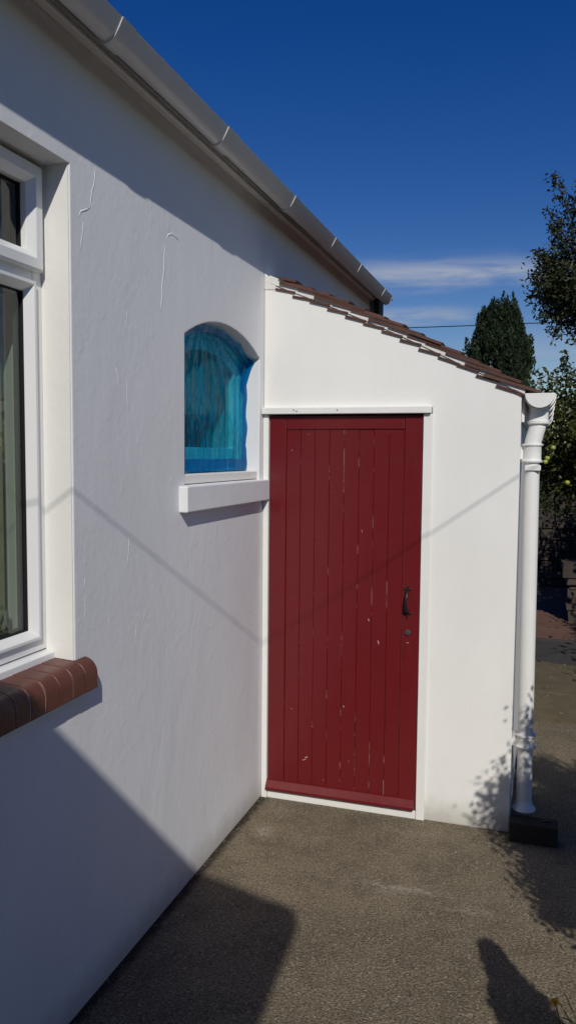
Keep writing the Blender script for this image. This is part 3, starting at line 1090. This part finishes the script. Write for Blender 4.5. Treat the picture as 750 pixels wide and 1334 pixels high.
# eaves board, gutter, outlet
MB().box(LW + 0.001, LW + 0.014, 0.02, LD, 1.925, 2.045).build('fascia', M['trim'], lean, bevel=0.002)
CX, CZ, CR = 1.3165, 2.049, 0.063
lg = half_round(CX, CZ, CR, 0.005, -0.026, LD).build('gutter', M['trim'], lean, smooth=True)
mb = MB().prism([(CX + (CR + .002) * math.cos(a), CZ + 0.002 + (CR + .002) * math.sin(a)) for a in [math.pi + math.pi * k / 18 for k in range(19)]], 1, -0.036, -0.0265)
mb.build('gutter_end', M['trim'], lg, bevel=0.002)
for y in (0.36, 0.95, 1.60, 2.25):
    half_round(CX, CZ, CR + 0.008, 0.007, y - .02, y + .02).build('gutter_joint', M['trim'], lg, smooth=True)
half_round(CX, CZ, CR + 0.007, 0.006, 0.005, 0.125).build('outlet_saddle', M['trim'], lg, smooth=True)
MB().lathe((CX - .006, 0.062), [(0.0445, 1.995), (0.0445, 1.935), (0.050, 1.931), (0.050, 1.919), (0.043, 1.915), (0.039, 1.912)], 28).build('outlet', M['trim'], lg, smooth=True)
# downpipe
dp = empty('downpipe', (1.29, 0.05, 0.08))
put(dp, lean)
MB().tube([(CX - .006, 0.062, 1.93), (CX - .010, 0.060, 1.90), (1.292, 0.056, 1.84), (1.2885, 0.055, 1.79)], 0.0375, 24).build('swan_neck', M['trim'], dp, smooth='all')
PX, PY = 1.288, 0.055
def px_at(z):
    return PX + (1.8 - z) * 0.007
pp = [(px_at(z), PY, z) for z in (1.80, 1.3, 0.8, 0.4, 0.13)]
MB().tube(pp, 0.0352, 28).build('pipe', M['trim'], dp, smooth=True)
def collar(z0, z1, r):
    prof = [(0.036, z0), (r + .006, z0 + .001), (r + .007, z0 + .008), (r + .001, z0 + .013), (r, z0 + .016), (r, z1 - .016), (r + .001, z1 - .013), (r + .007, z1 - .008), (r + .006, z1 - .001), (0.036, z1)]
    z = (z0 + z1) / 2
    return MB().lathe((px_at(z), PY), prof, 28)
c1 = collar(1.742, 1.828, 0.041)
c1.build('collar', M['trim'], dp, smooth=True)
c2 = collar(0.405, 0.470, 0.041)
c2.build('collar', M['trim'], dp, smooth=True)
for z in (1.785, 0.437):
    MB().box(LW - .001, px_at(z) - .03, PY - 0.012, PY + 0.030, z - 0.030, z + 0.030).build('wall_bracket', M['trim'], dp, bevel=0.003)
MB().box(px_at(1.72) - .030, px_at(1.72) + 0.040, PY - 0.043, PY - 0.020, 1.705, 1.730).build('pipe_clip', M['trim'], dp, bevel=0.003)
MB().lathe((px_at(.1), PY), [(0.0352, 0.150), (0.040, 0.125), (0.052, 0.112), (0.055, 0.106), (0.050, 0.102), (0.033, 0.104)], 28).build('shoe', M['trim'], dp, smooth='all')

# block round the gully
blk = MB().box(1.2405, 1.452, -0.085, 0.012, 0.0, 0.092).build('drain_block', M['block'])
b2 = blk.modifiers.new('bevel', 'BEVEL'); b2.width = 0.006; b2.segments = 2; b2.limit_method = 'ANGLE'
tag(blk, 'dark slate-coloured block on the concrete under the downpipe', 'block')
lf = MB().add([(0, -.012, 0), (.035, -.004, .010), (.062, .004, .006), (.03, .014, .002)], [(0, 1, 3), (1, 2, 3)])
fl_ = lf.build('fallen_leaf', simple('dry_leaf', (0.16, 0.12, 0.07), 0.8))
fl_.location = (1.37, -0.03, 0.0945)
sm = fl_.modifiers.new('thick', 'SOLIDIFY'); sm.thickness = 0.0012
tag(fl_, 'curled dry leaf lying on the dark drain block', 'leaf')


# ------------------------------------------------------------------ house wing behind the viewer (throws the big shadow)
wing = empty('house_wing', (-0.5, -6.2, 0.0), 'white rendered wing of the house standing across the yard entrance', 'house')
MB().box(-6.0, 1.78, -8.0, -4.42, 0, 2.55).build('wall', M['wingwall'], wing)
mb = MB()
mb.prism([(-6.0, 2.551), (1.78, 2.551), (1.84, 2.365), (2.04, 2.80), (2.04, 2.886), (1.62, 3.0), (1.16, 3.13), (-0.6, 3.62), (-6.0, 3.62)], 1, -8.1, -4.40)
mb.build('roof', M['roofslab'], wing)

# overhead cable whose shadow crosses both walls
q0, q1 = Vector((0.72, -3.28, 2.982)), Vector((1.954, -1.60, 3.009))
pts = []
for k in range(31):
    t = -0.66 + 3.2 * k / 30
    p = q0 + (q1 - q0) * t
    pts.append((p.x, p.y, p.z))
tag(MB().tube(pts, 0.0026, 6).build('overhead_cable', M['cable']), 'black overhead cable whose thin shadow crosses the red door', 'cable')
P1 = Vector(pts[-1])
tag(MB().tube([(P1.x, P1.y, -0.05), (P1.x, P1.y, P1.z + 0.3)], [0.06, 0.045], 10).build('utility_pole', M['pole']), 'timber pole carrying the cable across the yard', 'pole')
# far cable against the sky
cp = []
for k in range(31):
    t = k / 30
    cp.append((-14 + 32 * t, 24.0, 6.10 + 0.28 * (2 * t - 1) ** 2 + 0.10 * t))
tag(MB().tube(cp, 0.016, 6).build('far_cable', M['cable']), 'thin dark cable crossing the sky behind the conifer', 'cable')
for p in (cp[0], cp[-1]):
    o = MB().tube([(p[0], p[1], -0.06), (p[0], p[1], p[2] + 0.4)], [0.14, 0.1], 10).build('far_pole', M['pole'])
    tag(o, 'far timber pole holding the cable at the ' + ('left' if p is cp[0] else 'right') + ' end', 'pole')


# ------------------------------------------------------------------ foliage
def leaf_object(name, C, D, size, width, mat, parent, fold=0.25, jitter=0.35):
    """C centres, D main directions (unit), diamond leaves"""
    n = len(C)
    s = size * (1 + rng.uniform(-jitter, jitter, n))[:, None]
    R = rng.normal(size=(n, 3))
    S = np.cross(D, R)
    S /= np.linalg.norm(S, axis=1)[:, None] + 1e-9
    U = np.cross(S, D)
    a = C - D * s * 0.5
    b = C + S * s * width * 0.5 + U * s * fold * 0.3 - D * s * 0.05
    c = C + D * s * 0.5 - U * s * fold * 0.4
    d = C - S * s * width * 0.5 + U * s * fold * 0.3 - D * s * 0.05
    V = np.stack([a, b, c, d], 1).reshape(-1, 3)
    idx = np.arange(n) * 4
    F = np.stack([np.stack([idx, idx + 1, idx + 2], 1), np.stack([idx, idx + 2, idx + 3], 1)], 1).reshape(-1)
    me = bpy.data.meshes.new(name)
    me.vertices.add(len(V))
    me.vertices.foreach_set('co', V.astype(np.float32).ravel())
    me.loops.add(len(F))
    me.loops.foreach_set('vertex_index', F.astype(np.int32))
    me.polygons.add(len(F) // 3)
    me.polygons.foreach_set('loop_start', np.arange(0, len(F), 3, dtype=np.int32))
    me.update()
    me.validate()
    return link(name, me, mat, parent)


def unit(a):
    return a / (np.linalg.norm(a, axis=1)[:, None] + 1e-9)


def clumps(center, rad, K, per, spread, shell=0.55, flat=1.0):
    """clump centres in an ellipsoid, biased to its skin, then leaves round each"""
    d = unit(rng.normal(size=(K, 3)))
    r = shell + (1 - shell) * rng.random(K) ** 0.6
    cc = np.array(center) + d * r[:, None] * np.array(rad) * (1 + rng.uniform(-.10, .10, K))[:, None]
    sp = spread * rng.uniform(.6, 1.3, K)
    pts = np.repeat(cc, per, 0) + rng.normal(size=(K * per, 3)) * np.repeat(sp, per)[:, None] * np.array([1, 1, flat])
    out = unit(pts - np.array(center))
    return cc, pts, out


def limbs(mb, base, fork, tips, r0):
    base, fork = Vector(base), Vector(fork)
    mb.tube([base, base.lerp(fork, .5) + Vector((.03, 0, 0)), fork], [r0, r0 * .85, r0 * .7], 10)
    for t in tips:
        t = Vector(t)
        mid = fork.lerp(t, .5) + Vector((random.uniform(-.1, .1), random.uniform(-.1, .1), random.uniform(0, .18)))
        mb.tube([fork - Vector((0, 0, .05)), mid, t], [r0 * .45, r0 * .25, r0 * .07], 6)


# apple tree beyond the path
ap = empty('apple_tree', (2.5, 8.6, -0.06), 'leafy apple tree with a few yellow-green apples behind the downpipe', 'tree')
cc, pts, out = clumps((2.45, 8.7, 1.95), (1.5, 1.35, 1.12), 210, 120, 0.17, 0.45)
keep = pts[:, 2] > 0.62
D = unit(out * 0.7 + rng.normal(size=pts.shape) * 0.8 + np.array([0, 0, -0.15]))
sh_c, sh_d = [], []
for k in range(34):
    bx_, by_ = rng.uniform(1.05, 3.4), rng.uniform(8.0, 9.2)
    h = rng.uniform(.25, .55)
    zb_ = 2.75 + rng.uniform(-.1, .15) - 0.25 * ((bx_ - 2.4) / 1.5) ** 2
    lean_ = rng.normal(size=2) * .12
    for q in range(26):
        t = q / 25
        sh_c.append((bx_ + lean_[0] * t + rng.normal() * .03, by_ + lean_[1] * t + rng.normal() * .03, zb_ + h * t))
        sh_d.append((rng.normal(), rng.normal(), rng.uniform(.1, 1.2)))
C_ = np.concatenate([pts[keep], np.array(sh_c)])
D_ = np.concatenate([D[keep], unit(np.array(sh_d))])
leaf_object('crown', C_, D_, 0.075, 0.55, M['apple_leaf'], ap)
mb = MB()
limbs(mb, (2.5, 8.7, -0.06), (2.45, 8.7, 0.95), [tuple(c) for c in cc[:46]], 0.11)
mb.build('trunk', M['bark'], ap, smooth='all')
am = MB().lathe((0, 0), [(0.001, -.030), (0.018, -.029), (0.031, -.012), (0.034, .006), (0.026, .026), (0.010, .031), (0.001, .026)], 14).mesh('apple', smooth='all')
for x, y, z in ((1.43, 7.40, 1.88), (1.36, 7.42, 1.74), (1.335, 7.40, 1.69), (1.62, 7.36, 1.42)):
    link('apple', am, M['apple'], ap, loc=(x, y, z))

# conifer
co = empty('conifer', (0.1, 18.4, -0.06), 'dense dark green conifer with several pointed tips above the tiled roof', 'tree')
Cs, Ds = [], []
tufts = [((0.14, 18.2), 6.12, .9, .16), ((0.36, 18.3), 6.10, .9, .15), ((-0.10, 18.2), 5.96, .9, .16), ((0.25, 18.5), 5.9, 1.0, .2)]
for k in range(360):
    zz = 0.7 + 4.9 * rng.random() ** .7
    wid = 0.93 * min(1.0, ((6.15 - zz) / 1.75) ** 0.62) * (1.0 if zz > 3 else 1.0)
    a = rng.uniform(0, 2 * np.pi)
    q = (0.35 + 0.65 * rng.random() ** .5) * wid * rng.uniform(.86, 1.05)
    tufts.append(((0.06 + q * math.cos(a), 18.4 + q * math.sin(a)), zz + rng.uniform(.1, .42), rng.uniform(.5, .8), rng.uniform(.11, .19)))
for (sx, sy), h, ln, r in tufts:
    n = 150
    t = rng.random(n) ** .8
    z = h - ln * t
    rr4 = r * (t * 1.6).clip(0, 1) ** .7 * (.35 + .65 * rng.random(n) ** .5)
    a = rng.uniform(0, 2 * np.pi, n)
    out_v = np.array([sx - .06, sy - 18.4])
    sway = out_v / (np.linalg.norm(out_v) + .2) * .10
    p = np.stack([sx + rr4 * np.cos(a) - sway[0] * t, sy + rr4 * np.sin(a) - sway[1] * t, z], 1)
    d = np.stack([np.cos(a) * .6, np.sin(a) * .6, np.full(n, .9)], 1) + rng.normal(size=(n, 3)) * .3
    Cs.append(p)
    Ds.append(unit(d))
leaf_object('crown', np.concatenate(Cs), np.concatenate(Ds), 0.115, 0.34, M['conifer_leaf'], co, 0.2)
MB().tube([(0.1, 18.4, -.06), (0.1, 18.4, 3.0), (0.1, 18.4, 5.6)], [0.16, 0.10, 0.03], 10).build('trunk', M['bark'], co, smooth='all')

# tall broadleaf at the right edge
tt = empty('broadleaf_tree', (2.7, 12.4, -0.06), 'tall dark leafy tree with loose upright shoots at the right edge', 'tree')
cc, pts, out = clumps((2.55, 12.4, 5.05), (1.45, 1.3, 1.05), 170, 80, 0.15, 0.5)
keep = pts[:, 2] > 3.75
D = unit(out * 0.6 + rng.normal(size=pts.shape) * 0.8 + np.array([0, 0, -.25]))
extra_c, extra_d, twigs = [pts[keep]], [D[keep]], []
shoots = [((1.9, 12.1, 5.5), (1.30, 12.0, 6.95), 120), ((1.7, 12.1, 5.6), (1.22, 12.0, 6.30), 70), ((1.9, 12.1, 5.6), (1.62, 12.0, 6.55), 90), ((1.6, 12.0, 5.3), (1.05, 11.9, 5.50), 60),
          ((1.6, 12.0, 4.9), (0.94, 11.9, 5.15), 80), ((1.5, 12.0, 4.7), (0.98, 11.9, 4.72), 90), ((1.7, 12.0, 4.6), (1.12, 11.9, 4.30), 90), ((1.8, 12.0, 4.5), (1.38, 11.9, 3.98), 80),
          ((2.0, 12.0, 5.8), (1.80, 12.0, 6.75), 80), ((1.6, 12.0, 5.6), (1.32, 12.0, 6.0), 90), ((1.6, 12.0, 5.0), (1.15, 12.0, 5.0), 120), ((1.9, 12.0, 4.5), (1.75, 11.9, 3.9), 80)]
for a, b, n in shoots:
    a, b = np.array(a), np.array(b)
    n *= 2
    t = rng.random(n) ** .8
    p = a + (b - a) * t[:, None] + rng.normal(size=(n, 3)) * (0.13 - 0.07 * t)[:, None]
    extra_c.append(p)
    extra_d.append(unit(rng.normal(size=(n, 3)) + np.array([0, 0, .1])))
    twigs.append((a, b))
leaf_object('crown', np.concatenate(extra_c), np.concatenate(extra_d), 0.095, 0.42, M['ash_leaf'], tt)
mb = MB()
limbs(mb, (2.7, 12.4, -.06), (2.6, 12.4, 3.6), [tuple(c) for c in cc[:40]] + [tuple(a) for a, b in twigs], 0.15)
for a, b in twigs:
    mb.tube([tuple(a), tuple((a + b) / 2 + rng.normal(size=3) * .03), tuple(b)], [.018, .012, .005], 5)
mb.build('trunk', M['bark'], tt, smooth='all')


def hedge(name, x0, x1, y0, y1, h, n, size, mat, label, stems):
    e = empty(name, ((x0 + x1) / 2, (y0 + y1) / 2, -0.06), label, 'hedge')
    K = n // 60
    c = np.stack([rng.uniform(x0, x1, K), rng.uniform(y0, y1, K), 0.15 + (h - .2) * rng.random(K) ** .8], 1)
    p = np.repeat(c, 60, 0) + rng.normal(size=(K * 60, 3)) * 0.13
    p = p[p[:, 2] > 0.02]
    d = unit(rng.normal(size=p.shape) + np.array([0, 0, .3]))
    leaf_object('foliage', p, d, size, 0.5, mat, e)
    mb = MB()
    for k in range(stems):
        x, y = random.uniform(x0 + .1, x1 - .1), random.uniform(y0, y1)
        mb.tube([(x, y, -.06), (x + random.uniform(-.1, .1), y + random.uniform(-.1, .1), h * .7)], [.03, .01], 6)
    mb.build('stem', M['bark'], e)
    return e


hedge('boundary_hedge', 2.60, 3.5, 0.9, 7.0, 1.85, 24000, 0.07, M['hedge_leaf'], 'clipped green hedge along the right of the garden path', 20)
hedge('shade_hedge', 2.15, 3.0, 4.2, 6.9, 2.15, 24000, 0.07, M['hedge_leaf'], 'unseen leafy hedge added to shade the far part of the garden path', 12)  # second hedge out of view, added to keep sun off the rubble wall
hedge('rear_hedge', -7.0, 9.0, 14.0, 15.0, 2.3, 30000, 0.10, M['hedge_leaf'], 'tall dark hedge closing the far end of the garden', 30)

# rubble garden wall under the apple tree
gw = empty('garden_wall', (2.2, 7.6, 0.0), 'low dark rubble stone wall in the shade under the apple tree', 'wall')
MB().box(0.45, 4.2, 7.50, 7.78, -0.05, 0.86).build('core', M['stone'], gw)
stm = []
for v in range(5):
    mb = MB().box(-.5, .5, -.5, .5, -.5, .5)
    mb.v = [(x * random.uniform(.86, 1), y * random.uniform(.8, 1), z * random.uniform(.84, 1)) for x, y, z in mb.v]
    me_ = mb.mesh('stone')
    stm.append(me_)
z = 0.0
while z < 0.84:
    h = random.uniform(.10, .16)
    x = 0.42
    while x < 4.15:
        w = random.uniform(.16, .38)
        o = link('stone', random.choice(stm), M['stone'], gw, loc=(x + w / 2, 7.50 + random.uniform(-.012, .012), z + h / 2))
        o.scale = (w - .012, 0.09, h - .012)
        x += w
    z += h
# stack of stone slabs by the path
sk = empty('slab_stack', (1.85, 5.3, 0.0), 'stack of rough dark stone slabs beside the garden path', 'stone stack')
z = 0.012
for k, (h, dx) in enumerate(((.13, .03), (.07, .0), (.06, .02), (.09, .01), (.05, .03), (.08, .0), (.14, -.06))):
    o = link('slab', random.choice(stm), M['stone'], sk, loc=(1.86 + dx, 5.3 + random.uniform(-.02, .02), z + h / 2), rot=(0, 0, random.uniform(-.04, .04)))
    o.scale = (0.56, 0.45, h * 1.12)
    z += h
o = link('slab', stm[0], M['stone'], sk, loc=(1.98, 5.32, z + .09))
o.scale = (0.40, .36, .2)

# shrub off to the right that shades the corner of the lean-to
shb = empty('shrub', (2.45, -1.4, 0.0), 'rounded green shrub growing beside the yard to the right', 'shrub')
cc, pts, out = clumps((2.53, -1.42, 1.00), (0.76, 0.60, 0.92), 520, 300, 0.050, 0.10)
D = unit(out * .6 + rng.normal(size=pts.shape) * .8)
k_ = pts[:, 2] > 0.05
leaf_object('crown', pts[k_], D[k_], 0.026, 0.6, M['shrub_leaf'], shb)
mb = MB()
limbs(mb, (2.47, -1.42, -0.02), (2.47, -1.42, 0.35), [tuple(c) for c in cc[:30]], 0.04)
mb.build('stem', M['bark'], shb, smooth='all')
# pointed plant nearer the viewer
pl = empty('pointed_shrub', (1.78, -2.12, 0.0), 'small pointed green shrub near the viewer on the right', 'shrub')
n = 9000
z = 0.02 + 0.97 * rng.random(n) ** 0.9
rad = 0.25 * np.maximum(0, 1 - z / 1.0) ** 1.05 * (1 + 0.35 * np.sin(z * 31) * np.sin(z * 13 + 1)) * (0.3 + .7 * rng.random(n) ** .5) + .012
a = rng.uniform(0, 2 * np.pi, n)
p = np.stack([1.745 - 0.02 * (1 - z) + rad * np.cos(a), -2.12 + rad * np.sin(a), z], 1)
leaf_object('crown', p, unit(np.stack([np.cos(a), np.sin(a), np.full(n, .8)], 1) + rng.normal(size=(n, 3)) * .4), 0.06, 0.3, M['shrub_leaf'], pl)
MB().tube([(1.78, -2.12, -.01), (1.78, -2.12, .7)], [.02, .006], 8).build('stem', M['bark'], pl)

# yellow flower in the lower right corner
fp = empty('yellow_flower', (1.452, -1.33, 0.0), 'single yellow daisy-like flower with narrow leaves at the bottom right corner', 'flower')
hd = Vector((1.430, -1.225, 0.050))
MB().tube([(1.452, -1.33, -0.002), (1.450, -1.315, .022), (1.440, -1.27, .040), tuple(hd - Vector((0, 0, .003)))], [.0026, .0024, .0020, .0020], 7).build('stem', M['stem'], fp, smooth='all')
nrm = Vector((-0.25, -0.55, 0.8)).normalized()
e1 = nrm.orthogonal().normalized()
e2 = nrm.cross(e1)
for k in range(9):
    a = 2 * math.pi * k / 9 + random.uniform(-.1, .1)
    d = e1 * math.cos(a) + e2 * math.sin(a)
    s_ = nrm.cross(d)
    L_ = random.uniform(.013, .017)
    q = [hd + d * .002 - s_ * .0015, hd + d * L_ * .6 - s_ * .0046 + nrm * .002, hd + d * L_ + nrm * .003, hd + d * L_ * .6 + s_ * .0046 + nrm * .002, hd + d * .002 + s_ * .0015]
    q2 = [x - nrm * .0006 for x in q]
    MB().add(q + q2, [(0, 1, 2, 3, 4), (9, 8, 7, 6, 5)] + [(i, (i + 1) % 5, (i + 1) % 5 + 5, i + 5) for i in range(5)]).build('petal', M['petal'], fp)
MB().tube([tuple(hd - nrm * .001), tuple(hd + nrm * .003), tuple(hd + nrm * .0042)], [.0042, .0036, .001], 10).build('disc', simple('flower_disc', (.45, .20, .01), .8), fp, smooth='all')
for k, (tx, ty, tz) in enumerate(((1.442, -1.135, .035), (1.455, -1.185, .030), (1.475, -1.09, .06), (1.50, -1.18, .07), (1.425, -1.30, .05), (1.53, -1.25, .05))):
    b0 = Vector((1.500 + .008 * k, -1.31, 0.0))
    t_ = Vector((tx, ty, tz))
    c_ = b0.lerp(t_, .6) + Vector((.015, 0, .05))
    loops = []
    for i in range(9):
        t = i / 8
        p = b0 * (1 - t) ** 2 + c_ * 2 * t * (1 - t) + t_ * t * t
        w = 0.0045 * (1 - t) ** .6 + .0004
        loops.append([p + Vector((0, w, 0)), p + Vector((0, 0, .0008)), p - Vector((0, w, 0)), p - Vector((0, 0, .0008))])
    MB().sweep(loops).build('leaf', M['stem'], fp, smooth='all')
